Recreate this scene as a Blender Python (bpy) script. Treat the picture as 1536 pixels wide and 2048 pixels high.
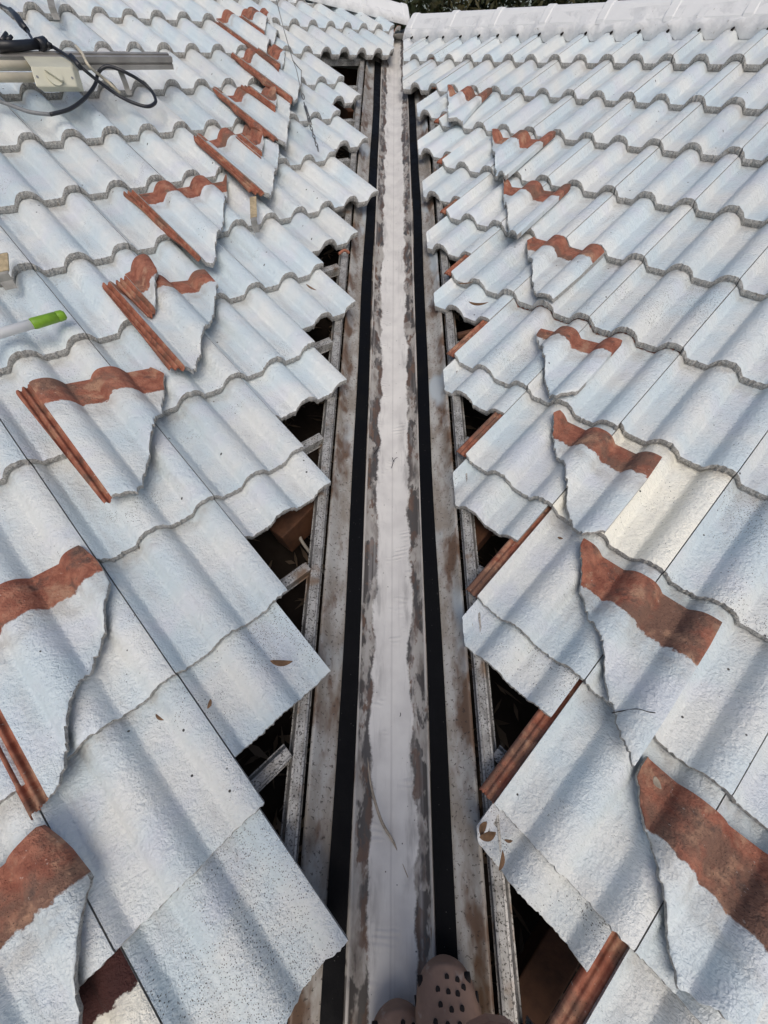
import bpy, bmesh, math, random
import numpy as np
from mathutils import Vector, Matrix
for o in list(bpy.data.objects): bpy.data.objects.remove(o)
sc = bpy.context.scene
COL = sc.collection
random.seed(7); rng = np.random.default_rng(7)
R_ = math.radians

# ------------------------------------------------------------------ camera
F = 815.2; PITCH = .83789; YAW = -.00668; ROLL = .00696
C = np.array([-.05057, -2.24514, .51670])
fw = np.array([math.sin(YAW)*math.cos(PITCH), math.cos(YAW)*math.cos(PITCH), -math.sin(PITCH)])
_rt = np.array([math.cos(YAW), -math.sin(YAW), 0]); _up = np.cross(_rt, fw)
cr = math.cos(ROLL)*_rt + math.sin(ROLL)*_up
cu = -math.sin(ROLL)*_rt + math.cos(ROLL)*_up
cam = bpy.data.cameras.new('camera'); camo = bpy.data.objects.new('camera', cam); COL.objects.link(camo)
M = Matrix.Identity(4)
for k in range(3):
    M[k][0], M[k][1], M[k][2], M[k][3] = cr[k], cu[k], -fw[k], C[k]
camo.matrix_world = M
cam.sensor_fit = 'HORIZONTAL'; cam.sensor_width = 36; cam.lens = F/1536*36
cam.clip_start = .02; cam.clip_end = 500
sc.camera = camo
# ------------------------------------------------------------------ sky and sun (bright overcast)
SUN_EL, SUN_AZ = R_(50), R_(174)       # azimuth measured from +y towards +x: behind the camera
w = bpy.data.worlds.new('World'); sc.world = w; w.use_nodes = True
nt = w.node_tree; nt.nodes.clear()
sky = nt.nodes.new('ShaderNodeTexSky'); sky.sky_type = 'NISHITA'; sky.sun_disc = False
sky.sun_elevation = SUN_EL; sky.sun_rotation = SUN_AZ
sky.air_density = 1.0; sky.dust_density = 4.0; sky.ozone_density = 1.0
bg = nt.nodes.new('ShaderNodeBackground'); bg.inputs[1].default_value = .125
wo = nt.nodes.new('ShaderNodeOutputWorld')
nt.links.new(sky.outputs[0], bg.inputs[0]); nt.links.new(bg.outputs[0], wo.inputs[0])
sl = bpy.data.lights.new('sun', 'SUN'); sl.energy = 1.1; sl.angle = R_(40); sl.color = (1, .965, .91)
so = bpy.data.objects.new('sun', sl); COL.objects.link(so)
sd = Vector((math.sin(SUN_AZ)*math.cos(SUN_EL), math.cos(SUN_AZ)*math.cos(SUN_EL), math.sin(SUN_EL)))
so.rotation_euler = sd.to_track_quat('Z', 'Y').to_euler(); so.location = (0, -3, 8)
sc.view_settings.view_transform = 'Standard'; sc.view_settings.look = 'None'
sc.view_settings.exposure = -.10; sc.view_settings.gamma = 1

# ------------------------------------------------------------------ roof planes
TH = .370546; GA = .328483; W = .3
c_, s_, q2 = math.cos(TH), math.sin(TH), 2**-.5
PL = {'R': (np.array([q2, -q2, 0]), np.array([q2*c_, q2*c_, s_]), np.array([-q2*s_, -q2*s_, c_]), -1.06782, 1.48485),
      'L': (np.array([q2, q2, 0]), np.array([-q2*c_, q2*c_, s_]), np.array([q2*s_, -q2*s_, c_]), -1.41363, .90412)}
def LP(side, a, j, h=0):
    ea, eb, n, oa, ob = PL[side]
    return (a*W+oa)*ea + (ob-j*GA)*eb + h*n
def ray(x, y): return fw*F + cr*(x-768) - cu*(y-1024)
def at(side, x, y, h=0):                  # a photo pixel to a point on the roof plane (offset h along its normal)
    n = PL[side][2]; d = ray(x, y)
    return C + (h-C@n)/(d@n)*d
def aj(side, x, y, h=0):
    P = at(side, x, y, h); ea, eb, n, oa, ob = PL[side]
    return ((P@ea)-oa)/W, -((P@eb)-ob)/GA
def frame(side, origin, tilt=0):
    ea, eb, n, _, _ = PL[side]
    m = Matrix.Identity(4)
    for k in range(3): m[k][0], m[k][1], m[k][2], m[k][3] = ea[k], eb[k], n[k], origin[k]
    return m @ Matrix.Rotation(-tilt, 4, 'X')
STEP = .0255; TILT = math.atan(STEP/GA)

# ------------------------------------------------------------------ helpers
def tag(o, label, cat, group=None, kind=None):
    if label: o['label'] = label
    if cat: o['category'] = cat
    if group: o['group'] = group
    o['kind'] = kind or 'thing'
    return o
def link(name, me, parent=None, mw=None):
    o = bpy.data.objects.new(name, me); COL.objects.link(o)
    if parent is not None: o.parent = parent
    if mw is not None:
        if parent is None: o.matrix_world = mw
        else: o.matrix_local = mw
    return o
def empty(name, loc=(0, 0, 0)):
    o = bpy.data.objects.new(name, None); o.empty_display_size = .1; COL.objects.link(o); o.location = loc
    return o
def mesh(name, v, f, mats, uv=None, mi=None, smooth=True):
    me = bpy.data.meshes.new(name)
    me.from_pydata([tuple(map(float, p)) for p in v], [], [tuple(map(int, q)) for q in f])
    for m in mats: me.materials.append(m)
    if mi is not None: me.polygons.foreach_set('material_index', np.array(mi, dtype=np.int32))
    me.polygons.foreach_set('use_smooth', np.array([smooth]*len(f) if isinstance(smooth, bool) else smooth, dtype=bool))
    if uv is not None:
        ul = me.uv_layers.new(name='UVMap')
        idx = np.zeros(len(me.loops), dtype=np.int32); me.loops.foreach_get('vertex_index', idx)
        ul.data.foreach_set('uv', np.array(uv, dtype=np.float32)[idx].ravel())
    me.update(); return me
class MB:
    def __init__(s): s.v, s.f, s.sm = [], [], []
    def add(s, vs, fs, smooth=False):
        b = len(s.v); s.v += [tuple(map(float, p)) for p in vs]; s.f += [tuple(b+i for i in q) for q in fs]; s.sm += [smooth]*len(fs)
    def box(s, c, X, Y, Z):               # centre and three half-axis vectors
        c, X, Y, Z = map(np.array, (c, X, Y, Z))
        s.add([c+a*X+b*Y+d*Z for d in (-1, 1) for b in (-1, 1) for a in (-1, 1)],
              [(0, 2, 3, 1), (4, 5, 7, 6), (0, 1, 5, 4), (2, 6, 7, 3), (0, 4, 6, 2), (1, 3, 7, 5)])
    def tube(s, pts, r, n=10, caps=True, smooth=True):
        pts = [np.array(p, float) for p in pts]; m = len(pts)
        rs = r if hasattr(r, '__len__') else [r]*m
        prev = None; vs = []
        for k in range(m):
            t = pts[min(k+1, m-1)]-pts[max(k-1, 0)]; t = t/np.linalg.norm(t)
            if prev is None:
                a = np.array([0, 0, 1.]) if abs(t[2]) < .9 else np.array([1., 0, 0]); u = np.cross(t, a)
            else: u = prev-(prev@t)*t
            u = u/np.linalg.norm(u); prev = u; b = np.cross(t, u)
            vs += [pts[k]+rs[k]*(math.cos(2*math.pi*i/n)*u+math.sin(2*math.pi*i/n)*b) for i in range(n)]
        fs = [(k*n+i, k*n+(i+1) % n, (k+1)*n+(i+1) % n, (k+1)*n+i) for k in range(m-1) for i in range(n)]
        s.add(vs, fs, smooth)
        if caps:
            b0 = len(s.v)-m*n
            s.f.append(tuple(b0+i for i in reversed(range(n)))); s.f.append(tuple(b0+(m-1)*n+i for i in range(n))); s.sm += [False, False]
    def sweep(s, prof, A, B, X, Y, closed=True):   # 2D profile (x,y) swept from A to B
        A, B, X, Y = map(np.array, (A, B, X, Y)); n = len(prof)
        vs = [A+p[0]*X+p[1]*Y for p in prof]+[B+p[0]*X+p[1]*Y for p in prof]
        rr = range(n if closed else n-1)
        fs = [(i, (i+1) % n, n+(i+1) % n, n+i) for i in rr]
        if closed: fs += [tuple(reversed(range(n))), tuple(range(n, 2*n))]
        s.add(vs, fs)
    def build(s, name, mat, parent=None, bevel=0):
        me = mesh(name, s.v, s.f, [mat], smooth=s.sm)
        bm = bmesh.new(); bm.from_mesh(me); bmesh.ops.recalc_face_normals(bm, faces=bm.faces)
        bm.to_mesh(me); bm.free()
        o = link(name, me, parent)
        if bevel:
            b = o.modifiers.new('bevel', 'BEVEL'); b.width = bevel; b.segments = 2; b.limit_method = 'ANGLE'
        return o
def spline(pts, n=8):
    P = [np.array(p, float) for p in pts]; P = [2*P[0]-P[1]]+P+[2*P[-1]-P[-2]]; out = []
    for k in range(1, len(P)-2):
        for t in np.linspace(0, 1, n, endpoint=False):
            a, b, c, d = P[k-1:k+3]
            out.append(.5*((2*b)+(c-a)*t+(2*a-5*b+4*c-d)*t*t+(3*b-a-3*c+d)*t**3))
    return out+[P[-2]]

# ------------------------------------------------------------------ materials
class NT:
    def __init__(s, name):
        s.m = bpy.data.materials.new(name); s.m.use_nodes = True; s.t = s.m.node_tree
        s.b = s.t.nodes['Principled BSDF']
    def n(s, typ, **kw):
        x = s.t.nodes.new(typ)
        for k, v in kw.items():
            if k == 'i':
                for a, b in v.items(): s.put(x.inputs[a], b)
            else: setattr(x, k, v)
        return x
    def put(s, sock, v):
        if isinstance(v, bpy.types.NodeSocket): s.t.links.new(v, sock)
        elif isinstance(v, tuple) and len(v) == 3 and sock.type == 'RGBA': sock.default_value = (*v, 1)
        else: sock.default_value = v
    def math(s, op, a, b=0., clamp=False):
        x = s.n('ShaderNodeMath', operation=op, use_clamp=clamp); s.put(x.inputs[0], a); s.put(x.inputs[1], b); return x.outputs[0]
    def mix(s, f, a, b, mode='MIX'):
        x = s.n('ShaderNodeMix', data_type='RGBA', blend_type=mode); s.put(x.inputs[0], f); s.put(x.inputs[6], a); s.put(x.inputs[7], b); return x.outputs[2]
    def ramp(s, f, lo, hi, a=0., b=1.):
        x = s.n('ShaderNodeMapRange', interpolation_type='SMOOTHSTEP'); s.put(x.inputs[0], f)
        for k, v in zip((1, 2, 3, 4), (lo, hi, a, b)): s.put(x.inputs[k], v)
        return x.outputs[0]
    def noise(s, vec, scale, detail=3, rough=.5, dist=0):
        x = s.n('ShaderNodeTexNoise'); s.put(x.inputs['Vector'], vec); x.inputs['Scale'].default_value = scale
        x.inputs['Detail'].default_value = detail; x.inputs['Roughness'].default_value = rough; x.inputs['Distortion'].default_value = dist
        return x.outputs[0]
    def voro(s, vec, scale, feature='F1', rnd=1):
        x = s.n('ShaderNodeTexVoronoi', feature=feature); s.put(x.inputs['Vector'], vec); x.inputs['Scale'].default_value = scale
        x.inputs['Randomness'].default_value = rnd; return x
    def vec(s, v, sc_=(1, 1, 1), loc=None):
        x = s.n('ShaderNodeVectorMath', operation='MULTIPLY'); s.put(x.inputs[0], v); x.inputs[1].default_value = sc_
        if loc is None: return x.outputs[0]
        y = s.n('ShaderNodeVectorMath', operation='ADD'); s.put(y.inputs[0], x.outputs[0]); s.put(y.inputs[1], loc); return y.outputs[0]
    def sep(s, v):
        x = s.n('ShaderNodeSeparateXYZ'); s.put(x.inputs[0], v); return x.outputs
    def bump(s, h, strength, dist):
        x = s.n('ShaderNodeBump'); x.inputs['Strength'].default_value = strength; x.inputs['Distance'].default_value = dist
        s.put(x.inputs['Height'], h); s.put(s.b.inputs['Normal'], x.outputs[0])
    def out(s, col, rough=.6, metal=0., spec=.5):
        s.put(s.b.inputs['Base Color'], col); s.put(s.b.inputs['Roughness'], rough); s.put(s.b.inputs['Metallic'], metal)
        s.b.inputs['Specular IOR Level'].default_value = spec
        return s.m
def tilevec(k):                            # UV metres shifted per object
    uv = k.n('ShaderNodeTexCoord').outputs['UV']; rnd = k.n('ShaderNodeObjectInfo').outputs['Random']
    off = k.n('ShaderNodeCombineXYZ'); k.put(off.inputs[0], k.math('MULTIPLY', rnd, 37.)); k.put(off.inputs[1], k.math('MULTIPLY', rnd, 91.)); k.put(off.inputs[2], k.math('MULTIPLY', rnd, 17.))
    return uv, k.vec(uv, loc=off.outputs[0]), rnd
def terra(k, v):
    a = k.noise(v, 9, 4, .6); b = k.noise(v, 42, 5, .65); p = k.voro(v, 170).outputs['Distance']
    red = k.mix(k.ramp(b, .35, .7), (.235, .078, .048), (.39, .16, .10))
    red = k.mix(k.ramp(a, .47, .62, 0, .85), red, (.165, .098, .07))
    red = k.mix(k.ramp(k.noise(v, 15, 4, .65), .52, .67, 0, .8), red, (.43, .25, .16))
    dk = k.noise(v, 24, 4, .65); red = k.mix(k.math('MULTIPLY', k.ramp(dk, .57, .69), .7), red, (.085, .055, .045))
    red = k.mix(k.math('MULTIPLY', k.ramp(k.noise(v, 130, 3, .7), .66, .74), .7), red, (.55, .47, .41))
    red = k.mix(k.math('MULTIPLY', k.ramp(p, .20, .10), k.ramp(a, .42, .6)), red, (.05, .03, .022))
    return red, b
def paint_mat(name, base=(.585, .675, .715), warm=(.725, .745, .725), lilac=(.635, .66, .72), bare=None, speck=.55, thr=.074, rough=.42):
    k = NT(name); uv, v, rnd = tilevec(k)
    big = k.noise(v, 5, 3, .5); mid = k.noise(v, 17, 3, .55)
    col = k.mix(k.ramp(big, .35, .65), base, warm)
    col = k.mix(k.math('MULTIPLY', k.ramp(k.noise(v, 8, 2), .5, .7), .55), col, lilac)
    tone = k.n('ShaderNodeMapRange', i={0: rnd, 3: .93, 4: 1.04}).outputs[0]
    tc = k.n('ShaderNodeCombineColor', i={0: tone, 1: tone, 2: tone}).outputs[0]
    col = k.mix(1., col, tc, 'MULTIPLY')
    hy0 = k.sep(uv)[1]
    # soft grey scuffs and streaks along the fall of the roof
    st = k.noise(k.vec(v, (60, 6, 1)), 1., 4, .6)
    col = k.mix(k.math('MULTIPLY', k.ramp(st, .56, .78), .28), col, (.42, .42, .41))
    gr = k.noise(v, 33, 5, .7)
    col = k.mix(k.math('MULTIPLY', k.ramp(gr, .60, .8), .35), col, (.40, .37, .33))
    # dark specks of grit, in drifts
    vo = k.voro(v, 130); d = vo.outputs['Distance']
    gate = k.math('MULTIPLY', k.ramp(k.noise(v, 6.5, 4, .6), speck, speck+.12), k.ramp(k.sep(vo.outputs['Color'])[0], .45, .5))
    col = k.mix(k.math('MULTIPLY', k.ramp(d, .19, .11), gate), col, (.045, .042, .04))
    vo2 = k.voro(v, 26); col = k.mix(k.math('MULTIPLY', k.ramp(vo2.outputs['Distance'], .085, .06), k.ramp(k.sep(vo2.outputs['Color'])[1], .80, .81)), col, (.035, .033, .03))
    vf = k.voro(v, 300); gf = k.ramp(k.noise(v, 6.0, 4, .65), speck+.04, speck+.14)
    col = k.mix(k.math('MULTIPLY', k.math('MULTIPLY', k.ramp(vf.outputs['Distance'], .36, .24), gf), k.ramp(k.sep(vf.outputs['Color'])[0], .5, .55)), col, (.06, .055, .05))
    # patchy darker tone in the troughs and just below the course above
    uu = k.sep(uv)[0]; tro = k.math('COSINE', k.math('MULTIPLY', k.math('ADD', uu, .022), 2*math.pi/.15))
    col = k.mix(k.math('MULTIPLY', k.ramp(tro, -.35, -1.), k.ramp(k.noise(k.vec(v, (20, 5, 1)), 1., 4, .6), .45, .75, 0, .45)), col, (.38, .385, .385))
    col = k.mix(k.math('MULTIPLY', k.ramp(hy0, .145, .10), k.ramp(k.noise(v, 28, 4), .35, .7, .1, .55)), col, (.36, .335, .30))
    # bare head lap
    hy = k.sep(uv)[1]
    edge = k.math('ADD', hy, k.math('MULTIPLY', k.math('SUBTRACT', k.noise(v, 55, 4, .65), .5), .03))
    bm = k.ramp(edge, thr+.0025, thr-.0025)
    if bare is None: red, _ = terra(k, v)
    else: red = k.mix(k.noise(v, 30), bare, tuple(x*.5 for x in bare))
    col = k.mix(bm, col, red)
    # orange-peel
    fine = k.noise(v, 210, 2, .5, .6); f2 = k.noise(v, 95, 3, .6, .4)
    h = k.math('ADD', k.math('MULTIPLY', fine, .55), f2)
    h = k.math('ADD', h, k.math('MULTIPLY', k.noise(v, 22, 3), .8))
    k.bump(h, 1.0, .0045)
    return k.out(col, k.mix(bm, (rough, rough, rough), (.85, .85, .85)), 0, .5)
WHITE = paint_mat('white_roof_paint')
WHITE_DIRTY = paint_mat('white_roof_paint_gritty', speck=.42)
CREAM = paint_mat('cream_roof_paint', base=(.91, .895, .79), warm=(.93, .91, .80), lilac=(.84, .85, .79), rough=.26, speck=.5)
CREAM_B = paint_mat('cream_paint_maroon_lap', base=(.74, .73, .63), warm=(.78, .76, .66), lilac=(.7, .7, .66), bare=(.055, .012, .009), speck=.5, thr=.098)
def m_concrete():
    k = NT('bare_tile_edge'); g = k.n('ShaderNodeNewGeometry').outputs['Position']
    a = k.noise(g, 260, 4, .7); b = k.noise(g, 45, 4, .6)
    col = k.mix(k.ramp(a, .3, .7), (.22, .215, .205), (.62, .61, .58)); col = k.mix(k.ramp(b, .55, .75), col, (.30, .27, .235))
    col = k.mix(k.ramp(k.noise(g, 20, 3), .6, .7), col, (.56, .55, .53))
    k.bump(a, .9, .004); return k.out(col, .92, 0, .2)
CONC = m_concrete()
def m_terra(name, dark=1.):
    k = NT(name); uv, v, rnd = tilevec(k); red, b = terra(k, v)
    if dark != 1: red = k.mix(1., red, (dark, dark, dark), 'MULTIPLY')
    k.bump(b, .5, .003); return k.out(red, .85, 0, .25)
TERRA = m_terra('terracotta_lap')
def m_tray():
    k = NT('valley_tray_painted_steel'); uv = k.n('ShaderNodeTexCoord').outputs['UV']; x, y, _ = k.sep(uv)[:3]
    st = k.vec(uv, (1, .42, 1)); ax = k.math('ABSOLUTE', x)
    n1 = k.noise(st, 24, 4, .6); n2 = k.noise(st, 70, 4, .65); n3 = k.noise(uv, 120, 3, .7); n4 = k.noise(k.vec(uv, (60, 1.6, 1)), 1, 4, .6)
    # fresh paint down the middle with a brushed, wandering edge
    wob = k.math('MULTIPLY', k.math('SUBTRACT', k.noise(k.vec(uv, (1, 1, 1)), 7.5, 4, .55), .5), .060)
    wob = k.math('ADD', wob, k.math('MULTIPLY', k.math('SUBTRACT', n2, .5), .008))
    wob = k.math('ADD', wob, k.math('MULTIPLY', k.math('SUBTRACT', k.noise(k.vec(uv, (1, .5, 1)), 38, 4, .6), .5), .010)); edge = k.math('ADD', ax, wob); pm = k.ramp(k.math('ADD', edge, k.math('MULTIPLY', k.math('SUBTRACT', k.noise(uv, 150, 4, .7), .5), .012)), .0545, .0465)
    rip = k.n('ShaderNodeTexWave', bands_direction='Y', i={'Vector': uv, 'Scale': 23., 'Distortion': 9., 'Detail': 3., 'Detail Scale': .35}).outputs[1]
    ripg = k.ramp(k.noise(uv, 13, 3), .56, .66)
    white = k.mix(k.ramp(k.noise(uv, 14, 4), .35, .7), (.70, .68, .64), (.60, .58, .55))
    white = k.mix(k.math('MULTIPLY', k.ramp(n4, .55, .8), .45), white, (.44, .42, .40))
    sp = k.voro(uv, 75); white = k.mix(k.math('MULTIPLY', k.ramp(sp.outputs['Distance'], .13, .08), k.ramp(k.sep(sp.outputs['Color'])[0], .8, .82)), white, (.05, .045, .04))
    thin = k.math('MULTIPLY', k.ramp(k.noise(k.vec(uv, (1.5, .3, 1)), 12, 5, .65), .50, .66), k.ramp(ax, .010, .045))
    white = k.mix(k.math('MULTIPLY', thin, .75), white, (.33, .315, .30))
    white = k.mix(k.math('MULTIPLY', k.ramp(k.math('ABSOLUTE', k.math('ADD', x, k.math('MULTIPLY', n1, .003))), .0035, .001), .35), white, (.40, .385, .37))
    white = k.mix(k.math('MULTIPLY', k.ramp(k.noise(k.vec(uv, (140, 9, 1)), 1, 3, .6), .60, .72), .35), white, (.42, .40, .38))
    metal = k.mix(k.ramp(n1, .42, .66), (.40, .375, .34), (.19, .165, .145))
    metal = k.mix(k.ramp(k.noise(st, 13, 5, .65), .49, .535), metal, (.080, .072, .066))
    metal = k.mix(k.ramp(k.noise(st, 33, 4, .65), .55, .62), metal, (.15, .095, .068))
    metal = k.mix(k.math('MULTIPLY', k.ramp(n4, .5, .7), .5), metal, (.45, .43, .41))
    rim = k.ramp(edge, .068, .056); metal = k.mix(k.math('MULTIPLY', k.math('MULTIPLY', rim, .8), k.ramp(k.noise(st, 15, 4), .50, .60)), metal, (.06, .05, .046))
    # long dark blotches hugging the paint edge, paler metal towards the folds
    bl = k.noise(k.vec(uv, (1, .38, 1), ), 19, 4, .55); near = k.ramp(edge, .080, .062)
    metal = k.mix(k.math('MULTIPLY', near, k.ramp(bl, .53, .60)), metal, (.075, .070, .067))
    metal = k.mix(k.math('MULTIPLY', k.math('MULTIPLY', near, k.ramp(k.noise(k.vec(uv, (1, .4, 1)), 27, 4, .6), .53, .58)), .8), metal, (.12, .075, .055))
    fold = k.math('MULTIPLY', k.ramp(k.math('ABSOLUTE', k.math('SUBTRACT', ax, .088)), .0045, .0015), k.ramp(k.noise(st, 16, 4), .35, .55))  # bare-metal line along each fold, with its highlight painted into the colour
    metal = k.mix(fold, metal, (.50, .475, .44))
    # outer flanges: galvanised, rusty, speckled
    fl = k.ramp(ax, .110, .112)
    gal = k.mix(k.ramp(k.noise(st, 18, 5, .65), .35, .65), (.42, .41, .385), (.25, .22, .185))
    rustg = k.math('ADD', k.math('MULTIPLY', k.ramp(ax, .13, .17), .13), k.noise(st, 13, 4, .65))
    gal = k.mix(k.ramp(rustg, .58, .74), gal, (.14, .088, .058))
    gal = k.mix(k.math('MULTIPLY', k.ramp(n3, .585, .64), .8), gal, (.05, .038, .03))
    gal = k.mix(k.ramp(k.noise(st, 7, 3), .56, .66), gal, (.40, .44, .46))
    col = k.mix(pm, metal, white); col = k.mix(fl, col, gal)
    h = k.math('ADD', k.math('MULTIPLY', k.math('MULTIPLY', rip, ripg), pm), k.math('MULTIPLY', n2, .5)); h = k.math('ADD', h, k.math('MULTIPLY', pm, .6))
    k.bump(h, .5, .0025)
    return k.out(col, k.mix(pm, (.5, .5, .5), (.55, .55, .55)), 0, .4)
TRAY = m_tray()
def m_galv(name='galvanised_steel', c0=(.47, .46, .435), c1=(.27, .26, .24), spk=.62):
    k = NT(name); g = k.n('ShaderNodeNewGeometry').outputs['Position']
    a = k.noise(g, 30, 4, .6); b = k.noise(g, 240, 2, .6)
    col = k.mix(k.ramp(a, .35, .65), c0, c1); col = k.mix(k.ramp(b, spk-.05, spk), col, (.055, .05, .045))
    col = k.mix(k.ramp(k.noise(g, 12, 4), .57, .7), col, (.22, .15, .10))
    k.bump(b, .3, .001); return k.out(col, .5, .25, .5)
GALV = m_galv(spk=.615); GALV2 = m_galv('weathered_steel_edge', (.38, .36, .33), (.20, .17, .14), .64)
def plain(name, col, rough=.5, metal=0., var=.25, scale=25, bump=.1, spec=.5):
    k = NT(name); v = k.n('ShaderNodeTexCoord').outputs['Object']; a = k.noise(v, scale, 4, .6)
    c2 = tuple(x*(1-var) for x in col); k.bump(k.noise(v, scale*6, 3), bump, .002)
    return k.out(k.mix(k.ramp(a, .3, .7), col, c2), rough, metal, spec)
def m_foam():
    k = NT('black_foam'); g = k.n('ShaderNodeNewGeometry').outputs['Position']
    du = k.noise(g, 9, 5, .65); sp = k.voro(g, 160)
    col = k.mix(k.ramp(du, .5, .8), (.0028, .003, .004), (.008, .0085, .009))
    col = k.mix(k.math('MULTIPLY', k.ramp(sp.outputs['Distance'], .16, .1), k.ramp(k.sep(sp.outputs['Color'])[0], .9, .92)), col, (.10, .095, .085))
    k.bump(k.noise(g, 300, 3), .3, .001); return k.out(col, k.mix(k.ramp(du, .4, .7), (.55, .55, .55), (.85, .85, .85)), 0, .12)
TAPE = m_foam()
ALU = plain('aluminium', (.45, .43, .40), .42, .5, .3, 12)
STEEL = plain('steel_wire', (.26, .26, .25), .35, .8, .4, 60)
CREAMP = plain('cream_plastic', (.60, .59, .47), .42, 0, .12, 14, .06)
CONDUIT = plain('ivory_conduit', (.62, .56, .43), .4, 0, .25, 10, .06)
BLACKP = plain('black_plastic', (.018, .020, .026), .4, 0, .3, 30)
GREYP = plain('grey_cable', (.24, .25, .26), .45, 0, .3, 30)
GREEN = plain('lime_green_plastic', (.22, .42, .03), .4, 0, .25, 40)
WHITEP = plain('white_pole_enamel', (.88, .88, .86), .3, 0, .06, 30, .03)
TIMBER = plain('roof_timber', (.13, .055, .026), .8, 0, .5, 18, .4)
DRYLEAF = plain('dry_leaf', (.22, .125, .065), .8, 0, .5, 60, .3)
STRAW = plain('dry_straw', (.44, .37, .29), .8, 0, .4, 60, .3)
TAN = plain('tan_tape', (.50, .40, .25), .8, 0, .35, 70, .4)
GREYST = plain('grey_bracket', (.36, .35, .32), .5, .3, .3, 40)
MORTAR = None
def m_mortar():
    k = NT('white_painted_mortar'); g = k.n('ShaderNodeNewGeometry').outputs['Position']
    a = k.noise(g, 14, 4, .6); b = k.noise(g, 60, 4, .6)
    col = k.mix(k.ramp(a, .35, .65), (.74, .75, .75), (.62, .63, .635)); col = k.mix(k.ramp(b, .62, .75), col, (.45, .44, .42))
    k.bump(k.math('ADD', a, b), .5, .006); return k.out(col, .6, 0, .4)
MORTAR = m_mortar()
CAPW = plain('white_ridge_paint', (.77, .78, .775), .5, 0, .07, 9, .15)
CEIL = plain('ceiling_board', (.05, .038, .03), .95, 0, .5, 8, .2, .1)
CLOG = None
def m_clog():
    k = NT('clog_foam'); v = k.n('ShaderNodeTexCoord').outputs['Object']
    col = k.mix(k.ramp(k.noise(v, 16, 4, .6), .35, .7), (.33, .205, .145), (.22, .135, .095))
    col = k.mix(k.ramp(k.noise(v, 60, 4), .6, .75), col, (.42, .32, .26))
    k.bump(k.noise(v, 200, 2), .12, .002); return k.out(col, .62, 0, .35)
CLOG = m_clog()
HOLE = plain('dark_hole', (.012, .008, .007), .9, 0, .2, 30)
SKIN = plain('skin', (.23, .115, .08), .6, 0, .2, 40, .15)
CLOTH = plain('dark_cloth', (.05, .055, .065), .9, 0, .3, 60, .3)
BARK = plain('bark', (.06, .045, .03), .9, 0, .4, 12, .5)
SOIL = plain('ground_soil', (.09, .085, .05), .95, 0, .4, .6, .3)
def m_leafy(name, a, b):
    k = NT(name); g = k.n('ShaderNodeNewGeometry').outputs['Position']
    k.out(k.mix(k.ramp(k.noise(g, 1.6, 3), .35, .65), a, b), .6, 0, .3); return k.m
LEAF1 = m_leafy('dark_foliage', (.018, .030, .012), (.045, .052, .020)); LEAF2 = m_leafy('olive_foliage', (.030, .034, .012), (.07, .062, .026))
LITTER = m_leafy('leaf_litter_brown', (.12, .085, .055), (.24, .17, .11))

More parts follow.
